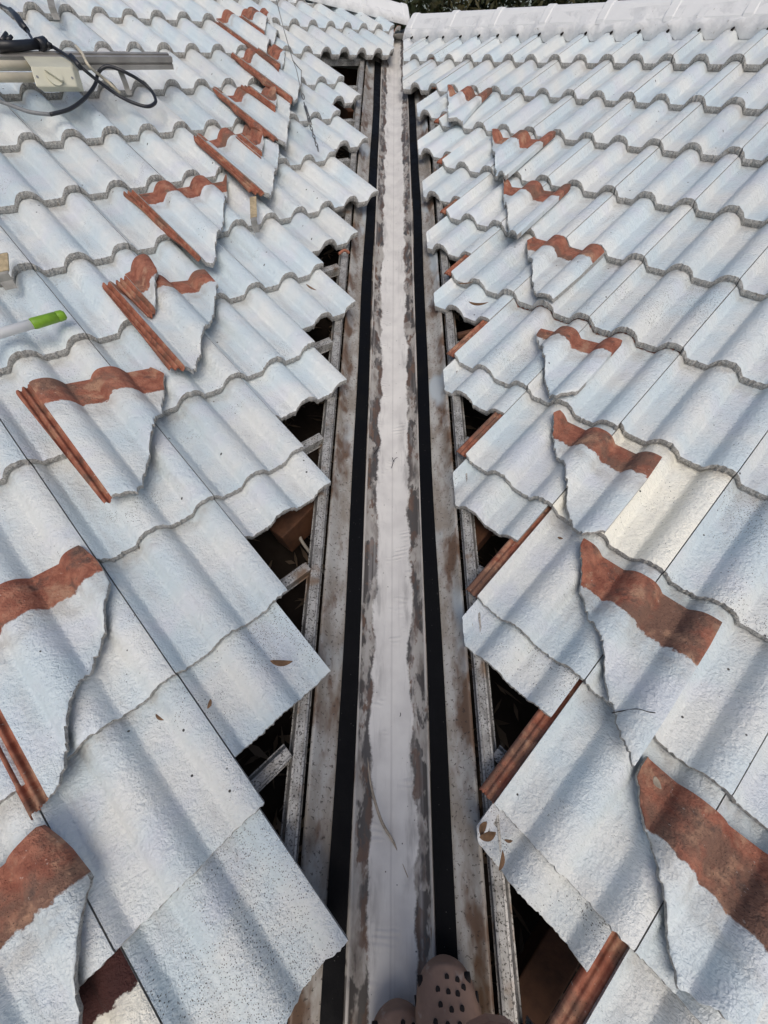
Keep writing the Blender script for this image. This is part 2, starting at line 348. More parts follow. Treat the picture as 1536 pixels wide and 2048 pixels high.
# ------------------------------------------------------------------ roof tiles
def prof(u):
    d = np.mod(u+.022+.075, .15)-.075; t = np.abs(d)/.0455
    return np.where(t < 1, .0335*(1-np.minimum(t, 1)**2.7), 0)-.0288
def tile_mesh(name, us, lo, hi, th, mats, thr_off=0., seed=0, lap=0, jit_lo=.0012, chop_top=None, nv=7):
    """a corrugated slab: for each u the slab runs from v=lo(u) (butt) up to v=hi(u) (head); v grows up the slope.
       uv = (u, distance below the head)."""
    rg = np.random.default_rng(seed); n = len(us); us = np.array(us); lo = np.array(lo, float); hi = np.array(hi, float)
    lo = lo+rg.normal(0, jit_lo, n)
    if lap:
        x = (us-us.min())/max(1e-6, us.max()-us.min()); z = prof(us.max()+0*us)-.014+lap*np.clip(1.6*np.abs(np.sin(x*math.pi*2.5+.35))-.5, 0, 1)
    else: z = prof(us)
    fr = np.concatenate([[0], [.012], np.linspace(.05, 1, nv)])
    V, UV, Fc, MI, SM = [], [], [], [], []
    rows = []
    for q, t in enumerate(fr):
        vv = lo+(hi-lo)*t; dz = -.0018 if q == 0 else 0
        rows.append(len(V)); V += [(u, v, zz+dz) for u, v, zz in zip(us, vv, z)]; UV += [(u, thr_off-v) for u, v in zip(us, vv)]
    for q in range(len(fr)-1):
        a, b = rows[q], rows[q+1]
        for i in range(n-1): Fc.append((a+i, a+i+1, b+i+1, b+i)); MI.append(0); SM.append(True)
    # butt face, own verts
    zb = z-th; a = len(V)
    V += [(u, v, zz-.0018) for u, v, zz in zip(us, lo, z)]; mid = len(V)
    V += [(u, v-.0015+e, zz-th*.5) for u, v, zz, e in zip(us, lo, z, rg.normal(0, .0006, n))]; b = len(V)
    V += [(u, v+.002+e, zz) for u, v, zz, e in zip(us, lo, zb, rg.normal(0, .0012, n))]; UV += [(u, 1) for u in us]*3
    for p, q in ((a, mid), (mid, b)):
        for i in range(n-1): Fc.append((q+i, q+i+1, p+i+1, p+i)); MI.append(1); SM.append(False)
    # underside and head face
    c = len(V); V += [(u, v, zz) for u, v, zz in zip(us, hi, zb)]; UV += [(u, 1) for u in us]
    for i in range(n-1): Fc.append((c+i, c+i+1, b+i+1, b+i)); MI.append(1); SM.append(False)
    d = rows[-1]; e = len(V); V += [V[d+i] for i in range(n)]; UV += [(u, 0) for u in us]
    for i in range(n-1): Fc.append((e+i, e+i+1, c+i+1, c+i)); MI.append(0); SM.append(False)
    # ends
    for i, fl in ((0, False), (n-1, True)):
        s0 = len(V); top = [V[r+i] for r in rows]
        V += top+[(p[0], p[1]+(.002 if k == 0 else 0), p[2]-th) for k, p in enumerate(top)]; m = len(top)
        UV += [UV[r+i] for r in rows]*2
        for k in range(m-1):
            q = (s0+k, s0+k+1, s0+m+k+1, s0+m+k); Fc.append(q if fl else q[::-1]); MI.append(2); SM.append(False)
    return mesh(name, V, Fc, mats, UV, MI, SM)
TLEN = .42; NU = 56
US = np.linspace(.0012, .2988, NU)
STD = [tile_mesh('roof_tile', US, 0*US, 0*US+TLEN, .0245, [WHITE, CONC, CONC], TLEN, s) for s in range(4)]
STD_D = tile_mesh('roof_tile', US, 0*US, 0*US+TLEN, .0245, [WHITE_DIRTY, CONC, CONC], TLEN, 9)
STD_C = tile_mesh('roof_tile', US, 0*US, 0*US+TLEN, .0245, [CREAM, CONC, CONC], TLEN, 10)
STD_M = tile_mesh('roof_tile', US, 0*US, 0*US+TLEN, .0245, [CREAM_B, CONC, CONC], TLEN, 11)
ULAP = np.linspace(-.036, .001, 29)
LAP = tile_mesh('side_lap', ULAP, 0*ULAP, 0*ULAP+TLEN, .010, [TERRA, TERRA, TERRA], 1., 5, lap=.0042)
NUMS = ['', 'first', 'second', 'third', 'fourth', 'fifth', 'sixth', 'seventh', 'eighth', 'ninth', 'tenth', 'eleventh', 'twelfth', 'thirteenth', 'fourteenth', 'fifteenth', 'sixteenth', 'seventeenth', 'eighteenth', 'nineteenth', 'twentieth']
def place(side, a, j, me, label, group, slide=0., da=0., rot=0., lap=False, dz=0.):
    o = bpy.data.objects.new('roof_tile', me); COL.objects.link(o)
    m = frame(side, LP(side, a+da, j-slide, -slide*STEP-(.0015 if slide else 0)+dz), TILT)
    o.matrix_world = m @ Matrix.Rotation(rot, 4, 'Z') @ Matrix.Translation((0, 0, random.gauss(0, .0006)))
    tag(o, label, 'roof tile', group)
    if lap:
        p = bpy.data.objects.new('side_lap', LAP); COL.objects.link(p); p.parent = o
        p['label'] = 'bare terracotta interlocking edge'
    return o
VX = .147                                  # right-hand tiles were cut along this line, parallel to the valley
def right_cut(a, j, x0, slide, name, seed, me_mats=(WHITE, CONC, CONC), umax=.2988):
    """tile whose valley side is cut plumb along x = x0 in plan"""
    jj = j-slide; us = np.linspace(.0012, umax, NU)
    # plan x of a point on the plane: ((a*W+oa) + (ob-jj*GA + v)*c_)*q2
    def xat(u, v): return ((a*W+PL['R'][3]+u)+(PL['R'][4]-jj*GA+v)*c_)*q2
    lo = np.array([max(0, min(TLEN-.002, (x0/q2-(a*W+PL['R'][3]+u))/c_-(PL['R'][4]-jj*GA))) for u in us])
    return tile_mesh(name, us, lo, 0*us+TLEN, .0245, list(me_mats), TLEN, seed, jit_lo=.0008)
GR, GL = 'roof tiles laid on the right slope', 'roof tiles laid on the left slope'
def inframe(P):
    d = P-C; z = d@fw
    if z <= .05: return False
    x, y = 768+F*(d@cr)/z, 1024-F*(d@cu)/z
    return -330 < x < 1900 and -120 < y < 2450
SL_R = {2: .24, 3: .23, 4: .32, 5: .40, 6: .57, 7: .59, 8: .58, 9: .66, 10: .74}
for j in range(0, 13):
    i0 = max(j, 2) if j >= 2 else (-2 if j == 0 else -1)
    for i in range(i0, 16):
        P = LP('R', i+.5, j-.5)
        if not inframe(P) and not (j >= 11 and i < j+3): continue
        n = (i-j+1) if j >= 2 else i+(2 if j == 0 else 1)
        if j < 2 and i < (0 if j == 0 else 1):
            x0 = .030 if j == 0 else .022
            me = right_cut(i, j, x0, 0, 'roof_tile', 100+10*j+i)
            n = i+3 if j == 0 else i+2
            place('R', i, j, me, f'white roof tile cut at the valley, {NUMS[n]} from valley in {NUMS[j+1]} row below right ridge', GR)
            continue
        if j < 2: n = i+(3 if j == 0 else 2)
        me = STD[(i*7+j*3) % 4]; lab = f'white roof tile on right slope, {NUMS[n]} whole one from valley in {NUMS[j+1]} row below ridge'
        sl = 0; dz = 0
        if (i, j) == (8, 8) or (i, j) == (8, 7): pass
        if (i, j) == (8, 7): me = STD_C; lab = 'glossy cream roof tile among white ones on right slope, beside the terracotta banded shards'
        if (i, j) in ((9, 7), (7, 5)): me = STD_D; lab = lab.replace('white roof', 'grit speckled', 1)
        if j == 6 and i in (6, 7): sl = -.05
        place('R', i, j, me, lab, GR, slide=sl, lap=(i == j or (i, j) in ((9, 9),)))
    if j in SL_R:
        x0 = {2: .10, 3: .095, 4: .108, 5: .112, 6: .128, 7: .143, 8: .150, 9: .147, 10: .145}[j]
        me = right_cut(j-1, j, x0, SL_R[j], 'roof_tile', 300+j, (WHITE_DIRTY if j in (9, 10) else WHITE, CONC, CONC), {8: .287, 9: .292, 10: .268}.get(j, .2988))
        place('R', j-1, j, me, f'roof tile pushed half up, cut corner at valley, end of {NUMS[j+1]} row below right ridge', GR, SL_R[j])
END_L = {-5: 11, -4: 11, -3: 10, -2: 9, -1: 7, 0: 6, 1: 5, 2: 5, 3: 3, 4: 2, 5: 1, 6: 0, 7: -1, 8: -2, 9: -3, 10: -4, 11: -5}
SL_L = {0: (7, .5, 0), 1: (6, .27, 0), 3: (4, .37, -.03), 4: (3, .33, -.05), 5: (2, .45, 0), 6: (1, .58, 0), 7: (0, .33, -.12), 8: (-1, .12, -.05), 9: (-2, .12, -.03)}
def left_cut(k, j, x0, seed):
    us = np.linspace(.0025, .2975, NU); oa, ob = PL['L'][3:]
    # keep plan x <= x0 : ((k*W+oa+u) - (ob-j*GA+v)*c_)*q2 <= x0
    lo = np.array([max(0, min(TLEN-.002, ((k*W+oa+u)-x0/q2)/c_-(ob-j*GA))) for u in us])
    return tile_mesh('roof_tile', us, lo, 0*us+TLEN, .0245, [WHITE, CONC, CONC], TLEN, seed)
for j in range(-4, 12):
    row = NUMS[j+5]
    for i in range(END_L[j], END_L[j]-17, -1):
        if not inframe(LP('L', i-.5, j-.5)) and not (j >= 9 and i > END_L[j]-3): continue
        n = END_L[j]-i+1; me = STD[(i*5+j*3) % 4]
        lab = f'white roof tile on left slope, {NUMS[n]} whole one from valley in {row} row from top'
        if (i, j) == (-2, 8): place('L', i-1, j, STD_M, 'cream roof tile with bare dark maroon band, bottom left beneath white tiles', GL, slide=-.17); continue
        place('L', i-1, j, me, lab, GL, lap=False)
    if j in SL_L:
        i, sl_, da = SL_L[j]
        ux = np.linspace(.0012, .2988+da*W, NU)
        place('L', i-1, j, tile_mesh('roof_tile', ux, 0*ux, 0*ux+TLEN, .0245, [WHITE_DIRTY if j in (7, 8) else WHITE, CONC, CONC], TLEN, 60+j), f'white roof tile pushed up the slope at the valley end of {row} row, left slope', GL, sl_)
for i, j, x0 in ((10, -2, -.03), (11, -3, -.03), (11, -2, -.03), (12, -3, -.03)):
    place('L', i-1, j, left_cut(i-1, j, x0, 400+i+j), f'cut white tile at valley head, left slope, {"left" if i+j == 8 else "right"} of the pair in {NUMS[j+5]} row', GL)

# ------------------------------------------------------------------ broken shards lying on the tiles
SH = {'L': [
 ('L0', 6, [(-150, 1262), (0, 1170), (160, 1090), (192, 1117), (222, 1164), (211, 1200), (205, 1245), (172, 1337), (142, 1400), (132, 1456), (112, 1532), (95, 1590), (65, 1612), (37, 1645)], 'largest', .085),
 ('L00', 7, [(-330, 1990), (0, 1727), (77, 1649), (122, 1692), (170, 1762), (162, 1840), (155, 1907), (147, 1990), (142, 2080), (-60, 2330)], 'bottommost', .10),
 ('L1', 4, [(25, 779), (50, 765), (295, 722), (327, 745), (318, 810), (280, 940), (275, 985), (230, 990), (205, 1004)], '', .095),
 ('L2', 3, [(197, 562), (410, 542), (436, 572), (410, 660), (382, 732), (355, 735), (335, 732)], '', .07),
 ('L3', 2, [(242, 375), (452, 345), (452, 380), (442, 440), (425, 512), (390, 510)], '', .075),
 ('L4', 1, [(385, 272), (525, 240), (559, 295), (550, 345), (537, 392), (500, 382)], '', .07),
 ('L5', 0, [(425, 175), (550, 175), (581, 200), (575, 260), (570, 290), (530, 270), (500, 250)], '', .07),
 ('L6', -1, [(460, 102), (550, 90), (602, 145), (600, 175), (582, 202), (525, 160)], '', .07),
 ('L7', -2, [(420, 20), (530, 15), (560, 55), (545, 75), (530, 95), (507, 85)], '', .07),
 ('L2b', 3, [(222, 542), (295, 505), (314, 540), (302, 604), (290, 614)], 'small', .11),
 ('L4b', 1, [(470, 265), (522, 240), (526, 270), (520, 310)], 'small', .085),
 ('L5b', 0, [(480, 165), (550, 175), (552, 185), (550, 218)], 'small', .075),
 ('L6b', -1, [(510, 95), (550, 90), (571, 105), (557, 135)], 'small', .075),
 ('L7b', -2, [(472, 12), (530, 15), (539, 27), (525, 52)], 'small', .075)],
 'R': [
 ('R1', 2, [(896, 170), (985, 177), (924, 230), (897, 240)], '', .06),
 ('R2', 3, [(985, 259), (1112, 264), (1012, 352), (1009, 351), (995, 340), (986, 290)], '', .07),
 ('R3', 4, [(1007, 357), (1144, 370), (1036, 471), (1021, 460), (1009, 387)], '', .07),
 ('R4', 5, [(1055, 472), (1071, 460), (1212, 495), (1109, 595), (1076, 585), (1070, 562), (1061, 512)], '', .075),
 ('R5', 6, [(1075, 652), (1084, 642), (1246, 682), (1157, 782), (1112, 791), (1101, 782), (1092, 735), (1086, 687)], '', .05),
 ('R6', 7, [(1107, 827), (1119, 821), (1327, 917), (1210, 1065), (1160, 1065), (1140, 1010), (1130, 925), (1111, 880)], '', .075),
 ('R7', 8, [(1160, 1090), (1167, 1077), (1446, 1247), (1309, 1470), (1268, 1532), (1256, 1505), (1238, 1440), (1222, 1375), (1200, 1267), (1182, 1225), (1167, 1172)], '', .10),
 ('R8', 9, [(1282, 1545), (1302, 1512), (1354, 1557), (1464, 1647), (1620, 1765), (1500, 2060), (1372, 1995), (1359, 1942), (1337, 1840), (1312, 1710), (1288, 1590)], '', .11)]}
SHLAB = {
 'L0': 'largest white shard at lower left with wide bare terracotta head and red side rib', 'L00': 'white shard in the bottom left corner with bare terracotta head',
 'L1': 'big white broken tile with lumpy terracotta head, below the green tipped pole', 'L2': 'white broken tile carrying a small red shard, right of the green pole',
 'L3': 'white broken tile with long red side rib, left of the tan hook', 'L4': 'white broken tile just above the tan strapped roof hook, red ribbed left edge',
 'L5': 'white broken tile third down from the top of the left shard row', 'L6': 'white broken tile touching the fold of the thin wire, left shard row',
 'L7': 'uppermost large white broken tile of the left shard row, left of the thin wire', 'L2b': 'small mostly red ribbed shard lying on a broken tile near the green pole',
 'L4b': 'small triangular red ribbed shard above the tan strapped hook, on a larger shard', 'L5b': 'small triangular red and white shard, third from top of the left shard row',
 'L6b': 'small red and white shard second from the top of the left shard row', 'L7b': 'smallest topmost red and white shard of the left shard row',
 'R1': 'small notched shard with thin red head, topmost of the right shard row', 'R2': 'pointed white shard with lumpy red head, second from top of the right row',
 'R3': 'pointed white shard with lumpy red head, third from top of the right row', 'R4': 'white shard with dirty red head, fourth from top of the right row',
 'R5': 'white shard with thin red head band, fifth from top of the right row', 'R6': 'white shard with long red head overlapping the glossy cream tile',
 'R7': 'large white shard with broad red head and a thin crack, right slope', 'R8': 'large white shard at the lower right edge with broad dirty red head'}
for side, lst in SH.items():
    for nm, jb, px, _, thr in lst:
        small = nm.endswith('b'); dz = .054 if small else .035 if nm in ('L0', 'L00') else .031
        pts = []
        for x, y in px:
            j = aj(side, x, y, dz)[1]; a, j = aj(side, x, y, dz-STEP*(jb-j)*.9-.004); pts.append((a, j))
        a0 = min(p[0] for p in pts); a1 = max(p[0] for p in pts)
        # shift so the rolls nest on the half-tile pitch
        ph = round(a1*2)/2 if side == 'R' else round((a0+.12)*2)/2
        org = (ph-2, jb)
        n = max(14, int((a1-a0)*W/.0042)); us_, lo_, hi_ = [], [], []
        rg = np.random.default_rng(len(px)*31+jb)
        for a in np.linspace(a0+.002, a1-.002, n):
            js = []
            for (p, q) in zip(pts, pts[1:]+pts[:1]):
                if (p[0]-a)*(q[0]-a) <= 0 and p[0] != q[0]: js.append(p[1]+(q[1]-p[1])*(a-p[0])/(q[0]-p[0]))
            if len(js) < 2: continue
            us_.append((a-org[0])*W); hi_.append((jb-min(js))*GA); lo_.append((jb-max(js))*GA)
        us_, lo_, hi_ = map(np.array, (us_, lo_, hi_))
        # jagged fracture
        walk = np.convolve(rg.normal(0, .0042, n+8), np.array([.5, .3, .2]), 'same')[:len(us_)]; lo_ = np.minimum(lo_+walk, hi_-.004)
        hs = np.polyfit(us_, hi_, 1); head = np.median(hi_-hs[0]*us_) if False else hi_.max()
        mw = frame(side, LP(side, org[0], org[1], dz), TILT)
        lapw = .040 if side == 'L' else 0
        def sub(mask, lap):
            u, l, h = us_[mask], lo_[mask], hi_[mask]
            if lap:
                u2 = np.linspace(u[0], u[-1], 29); l, h, u = np.interp(u2, u, l), np.interp(u2, u, h), u2
                me = tile_mesh('side_lap', u, l, h, .008, [TERRA, TERRA, TERRA], 1, jb+50, lap=.0095, jit_lo=.001)
            else: me = tile_mesh('tile_shard', u, l, h, .0185, [WHITE, CONC, CONC], head+.074-thr, jb+70, jit_lo=.0015)
            return me
        body = us_ > us_.min()+lapw-.0028 if lapw else us_ > -9
        bme = sub(body, False)
        # the head edge is where the paint starts: uv.y measured along the real head line
        ul = bme.uv_layers[0].data; hu = us_[body]; hh = hi_[body]; k1, k0 = np.polyfit(hu, hh, 1)
        for lp in bme.loops:
            co = bme.vertices[lp.vertex_index].co
            ul[lp.index].uv = (co.x, (k1*co.x+k0)-co.y+.074-thr)
        o = link('tile_shard', bme, None, mw)
        tag(o, SHLAB[nm], 'broken tile', 'broken roof tile shards along both sides of the valley')
        if nm == 'R7':
            cb_ = MB(); cp = []
            for x, y in ((1228, 1424), (1250, 1420), (1272, 1418), (1292, 1424), (1306, 1426)):
                a, j = aj('R', x, y, dz-.012); u = (a-org[0])*W; cp.append((u, (jb-j)*GA, float(prof(np.array(u)))-.0001))
            cb_.tube(spline(cp, 5), .0011, 5); ck = cb_.build('crack', HOLE, o)
        if lapw:
            lm = us_ <= us_.min()+lapw
            if lm.sum() > 2:
                p = link('side_lap', sub(lm, True), o); p['label'] = 'bare ribbed terracotta edge of the shard'

# ------------------------------------------------------------------ valley tray, foam, battens
XC = -.028; SLP = math.tan(TH)*q2; HV = -.092/c_
def VP(d, y, h=0.): return np.array([XC+d, y, SLP*y+SLP*abs(d)+HV+h])
YA, YB = -3.3, 2.75
ds = [-.196, -.1955, -.186, -.178, -.150, -.112, -.0915, -.088, -.0845, -.06, -.03, -.004, 0, .004, .03, .06, .0845, .088, .0915, .112, .150, .178, .186, .1955, .196]
hs = [.004, .019, .019, .002, 0, 0, 0, .009, 0, 0, 0, .001, .003, .001, 0, 0, 0, .009, 0, 0, 0, .002, .019, .019, .004]
ys = np.linspace(YA, YB, 61); V, UV, Fc = [], [], []
for y in ys:
    for d, h in zip(ds, hs):
        V.append(VP(d, y, h+.0012*math.sin(7*y+9*d))); UV.append((d, y))
n = len(ds)
Fc = [(r*n+i, r*n+i+1, (r+1)*n+i+1, (r+1)*n+i) for r in range(len(ys)-1) for i in range(n-1)]
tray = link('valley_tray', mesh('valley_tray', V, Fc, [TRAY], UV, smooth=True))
sm = tray.modifiers.new('solid', 'SOLIDIFY'); sm.thickness = .0015; sm.offset = -1
tag(tray, 'long steel valley gutter with white painted middle, grey stains and rusty flanges', 'roof gutter')
for s, (d0, d1) in ((-1, (-.137, -.0925)), (1, (.0875+.004, .134))):
    V, Fc = [], []
    yy = np.linspace(YA, 2.05, 90)
    for k, y in enumerate(yy):
        wv = .003*math.sin(2.3*y+s)+.0015*math.sin(6.1*y); lift = .0065
        if s == 1 and -1.62 < y < -1.5: lift += .002
        for d, h in ((d0+wv, .0005), (d0+wv+.001, lift), (d1+wv-.001, lift), (d1+wv, .0005)): V.append(VP(d, y, h))
    for k in range(len(yy)-1):
        for i in range(3): Fc.append((k*4+i, k*4+i+1, (k+1)*4+i+1, (k+1)*4+i))
    f = link('foam_strip', mesh('foam_strip', V, Fc, [TAPE], smooth=False), tray)
# valley battens (folded steel top-hat sections)
def tophat(A, B, X, Z, wt=.034, h=.03, name='roof_batten', mat=GALV):
    b = MB(); t = wt/2; fl = .003
    b.sweep([(-t-fl, -h), (-t, -h), (-t*.72, -.001), (-t*.45, 0), (-t*.4, -.0025), (t*.4, -.0025), (t*.45, 0), (t*.72, -.001), (t, -h), (t+fl, -h), (t+fl, -h-.0015), (t-.001, -h-.0015), (t*.66, -.005), (-t*.66, -.005), (-t+.001, -h-.0015), (-t-fl, -h-.0015)], A, B, X, Z)
    return b.build(name, mat)
nL, nR = PL['L'][2], PL['R'][2]
for sd, s in (('L', -1), ('R', 1)):
    d = .219 if s == 1 else .217
    A, B = VP(s*d, YA, .036), VP(s*d, YB-.1, .036)
    o = tophat(A, B, np.array([s*.96, 0, .27]), PL[sd][2], .037, .034, 'valley_batten', GALV)
    tag(o, f'speckled steel batten running up beside the valley gutter on the {"left" if s == -1 else "right"}', 'batten', 'steel battens beside the valley')
for sd, off, jr in (('L', -.10, range(-3, 12)), ('R', -.22, range(0, 13))):
    ea, eb, nn, oa, ob = PL[sd]; s = -1 if sd == 'L' else 1
    for j in jr:
        # start where the valley batten stands, run out under the tiles
        jj = j+off; h = -.059
        # plan x of lattice point: L: ((a*W+oa) - (ob-jj*GA)*c_)*q2 ; R: + 
        xt = XC+s*.222
        if sd == 'L': a = (xt/q2+(ob-jj*GA)*c_-oa)/W; a2 = a-7
        else: a = (xt/q2-(ob-jj*GA)*c_-oa)/W; a2 = a+7
        A, B = LP(sd, a, jj, h), LP(sd, a2, jj, h)
        o = tophat(A, B, eb, nn, .034, .03)
        r = j+5 if sd == 'L' else j+1
        tag(o, f'steel tile batten across the gap under the {NUMS[r]} tile row of the {"left" if sd == "L" else "right"} slope', 'batten', 'steel tile battens')

# ------------------------------------------------------------------ roof void: ceiling, added skirts against light leaks, timbers, litter
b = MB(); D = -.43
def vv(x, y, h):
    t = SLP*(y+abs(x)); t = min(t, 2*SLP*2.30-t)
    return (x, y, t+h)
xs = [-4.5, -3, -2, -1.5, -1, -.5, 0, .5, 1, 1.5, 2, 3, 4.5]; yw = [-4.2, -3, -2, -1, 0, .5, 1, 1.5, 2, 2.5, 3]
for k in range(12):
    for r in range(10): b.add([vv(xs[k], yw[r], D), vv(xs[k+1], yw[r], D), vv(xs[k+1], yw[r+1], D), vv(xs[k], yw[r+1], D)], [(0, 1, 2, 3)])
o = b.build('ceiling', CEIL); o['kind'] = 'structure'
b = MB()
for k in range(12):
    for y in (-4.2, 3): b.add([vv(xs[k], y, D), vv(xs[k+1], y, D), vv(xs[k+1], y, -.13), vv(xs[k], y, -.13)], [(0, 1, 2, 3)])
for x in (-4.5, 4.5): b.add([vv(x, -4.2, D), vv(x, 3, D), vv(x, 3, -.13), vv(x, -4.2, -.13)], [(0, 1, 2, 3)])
o = b.build('void_skirt', CEIL); o['kind'] = 'structure'  # unseen skirt added round the void to keep sky light out
# leaf litter lying in the void
V, Fc = [], []
for k in range(2600):
    s = random.choice((-1, 1)); d = random.uniform(.12, .75)*s; y = random.uniform(-2.9, 2.2)
    p = np.array(vv(d, y, D+random.uniform(.005, .04))); an = random.uniform(0, 6.28); L_, wd = random.uniform(.02, .06), random.uniform(.004, .012)
    t = np.array([math.cos(an), math.sin(an), random.uniform(-.3, .5)]); q = np.array([-math.sin(an), math.cos(an), random.uniform(-.5, .5)])
    i = len(V); V += [p-t*L_, p+q*wd, p+t*L_, p-q*wd]; Fc += [(i, i+1, i+2), (i, i+2, i+3)]
o = link('leaf_litter', mesh('leaf_litter', V, Fc, [LITTER], smooth=False)); tag(o, 'dry brown leaves and twigs littering the dark roof void', 'leaf litter', kind='stuff')
def beam(A, B, wx, wz, label, mat=TIMBER):
    A, B = np.array(A), np.array(B); t = (B-A)/np.linalg.norm(B-A); x = np.cross(t, (0, 0, 1)); x /= np.linalg.norm(x); z = np.cross(x, t)
    b = MB(); b.box((A+B)/2, (B-A)/2, x*wx/2, z*wz/2); o = b.build('rafter', mat, bevel=.004)
    return tag(o, label, 'rafter')
beam(at('L', 640, 1000, -.17), at('L', 560, 1080, -.20), .07, .10, 'orange brown timber end in the left gap beside the curved cable')
beam(at('L', 700, 240, -.19), at('L', 625, 170, -.19), .05, .09, 'dark red timber crossing under the upper left battens')
beam(at('L', 745, 160, -.25), at('L', 640, 150, -.25), .05, .09, 'grey brown timber deep under the top left opening')
beam(at('R', 930, 1092, -.16), at('R', 1000, 1010, -.18), .075, .06, 'pale brown timber block in the right gap beside the gutter')
beam(at('R', 1010, 2060, -.33), at('R', 1135, 1850, -.33), .08, .10, 'dark brown timber in the lower right opening')
beam(at('R', 915, 672, -.07), at('R', 985, 655, -.10), .022, .02, 'short red brown timber offcut by the right gutter edge')
b = MB(); b.tube(spline([at('L', 560, 1010, -.22), at('L', 588, 1035, -.2), at('L', 600, 1075, -.2), at('L', 622, 1108, -.2), at('L', 660, 1160, -.25)]), .0055)
tag(b.build('cable', plain('pale_cable', (.42, .39, .34), .6)), 'pale curved cable hanging in the left roof gap', 'cable')

# ------------------------------------------------------------------ ridges
def cap_mesh(L_, r=.078, apex=.086):
    """angled ridge cap lying along +x, collar at the far end"""
    V, Fc = [], []; pr = [(-r, .008), (-r+.003, .022), (-.030, apex-.012), (-.014, apex-.002), (0, apex), (.014, apex-.002), (.030, apex-.012), (r-.003, .022), (r, .008)]
    for x, sc_, dz in ((0, 1.01, .002), (.015, 1.02, .004), (.05, 1.02, .004), (.056, 1.0, .001), (L_-.02, .97, 0), (L_, .97, -.001)):
        V += [(x, p[0]*sc_, p[1]*sc_+dz) for p in pr]
    n = len(pr)
    for k in range(5):
        for i in range(n-1): Fc.append((k*n+i, k*n+i+1, (k+1)*n+i+1, (k+1)*n+i))
    Fc.append(tuple(range(n))); 
    return mesh('ridge_cap', V, Fc, [CAPW], smooth=False)
CAP = cap_mesh(.40)
CAPS = 0
def ridge(P0, dirv, count, label, group, start=1, step=.36):
    d = np.array(dirv, float); d /= np.linalg.norm(d); side_ = np.cross((0, 0, 1), d); side_ /= np.linalg.norm(side_); up = np.cross(d, side_)
    for k in range(count):
        p = np.array(P0)+d*step*k; m = Matrix.Identity(4)
        for r in range(3): m[r][0], m[r][1], m[r][2], m[r][3] = d[r], side_[r], up[r], p[r]
        o = link('ridge_cap', CAP, None, m)
        o.modifiers.new('solid', 'SOLIDIFY').thickness = .012
        tag(o, label.format(NUMS[k+start]), 'ridge cap', group)
eaR, ebR, nR_ = PL['R'][:3]
Rg0 = LP('R', -1.75, -1.18, .0)+np.array([0, 0, -.042])
ridge(Rg0, eaR, 11, 'white ridge cap, {} from the valley end of the right ridge', 'ridge caps of the right ridge')
def bedding(name, pts_lo, pts_hi, label, nrm, pts_mid=None):
    pts_mid = pts_mid or [l*.5+h*.5+.012*nrm for l, h in zip(pts_lo, pts_hi)]
    V, Fc = [], []; n = len(pts_lo); rg = np.random.default_rng(4)
    for lo, hi, md in zip(pts_lo, pts_hi, pts_mid):
        e = rg.normal(0, .0015, 3)
        V += [lo-.02*nrm, lo+e+.006*nrm, md+e, hi+.01*nrm]
    for k in range(n-1):
        for i in range(3): Fc.append((k*4+i, k*4+i+1, (k+1)*4+i+1, (k+1)*4+i))
    o = link(name, mesh(name, V, Fc, [MORTAR], smooth=True)); tag(o, label, 'mortar bedding'); return o
aa = np.linspace(-1.75, 11.5, 266)
lo = [LP('R', a, -.80+.012*math.sin(a*9), float(prof(np.array(a*W)))+.001) for a in aa]; hi = [LP('R', a, -1.06, .034+.003*math.sin(a*5)) for a in aa]
bed = bedding('mortar_bedding', lo, hi, 'white painted mortar under the right ridge caps, dotted with dark weep holes', nR_, [LP('R', a, -.90, .010+.002*math.sin(a*7)) for a in aa])
for k in range(0, 25):
    a = -1.55+.5*k*.985; p = LP('R', a+.12, -.79, -.012)
    b = MB(); b.tube([p-ebR*.012, p+ebR*.012], [.006, .0045], 8); b.build('weep_hole', HOLE, bed)
# left ridge: rises away from the valley head
eaL, ebL, nL_ = PL['L'][:3]
Lr0 = LP('L', 11.35, -3.50, .0)+np.array([0, 0, -.045]); Lr1 = LP('L', 7.6, -4.75, 0)+np.array([0, 0, -.02])
ridge(Lr0, Lr1-Lr0, 6, 'white ridge cap on the upper left ridge, {} from the valley head', 'ridge caps of the left ridge', step=.36)
aa = np.linspace(11.2, 8, 80)
lo = [LP('L', a, -3.15-(11.3-a)*.33, .002) for a in aa]; hi = [LP('L', a, -3.4-(11.3-a)*.33, .02) for a in aa]
bedding('mortar_bedding', lo, hi, 'white painted mortar beside the left ridge caps', nL_)
# far slopes behind the ridges close the roof
b = MB()
p0, p1 = LP('R', -3.4, -1.15, -.03), LP('R', 13, -1.15, -.03); dn = np.array([q2*c_, q2*c_, -s_])*3
b.add([p0, p1, p1+dn, p0+dn], [(0, 1, 2, 3)])
o = b.build('roof_slope', CAPW); tag(o, 'far side of the white roof falling away behind the right ridge', 'roof slope')
b = MB(); p0, p1 = Lr0+np.array([0, 0, -.05]), Lr1+(Lr1-Lr0)*1.2+np.array([0, 0, -.05]); dn = np.array([.5, 1.0, -.7])*2
b.add([p0, p1, p1+dn, p0+dn], [(0, 1, 2, 3)])
o = b.build('roof_slope', CAPW); tag(o, 'far side of the white roof falling away behind the left ridge', 'roof slope')

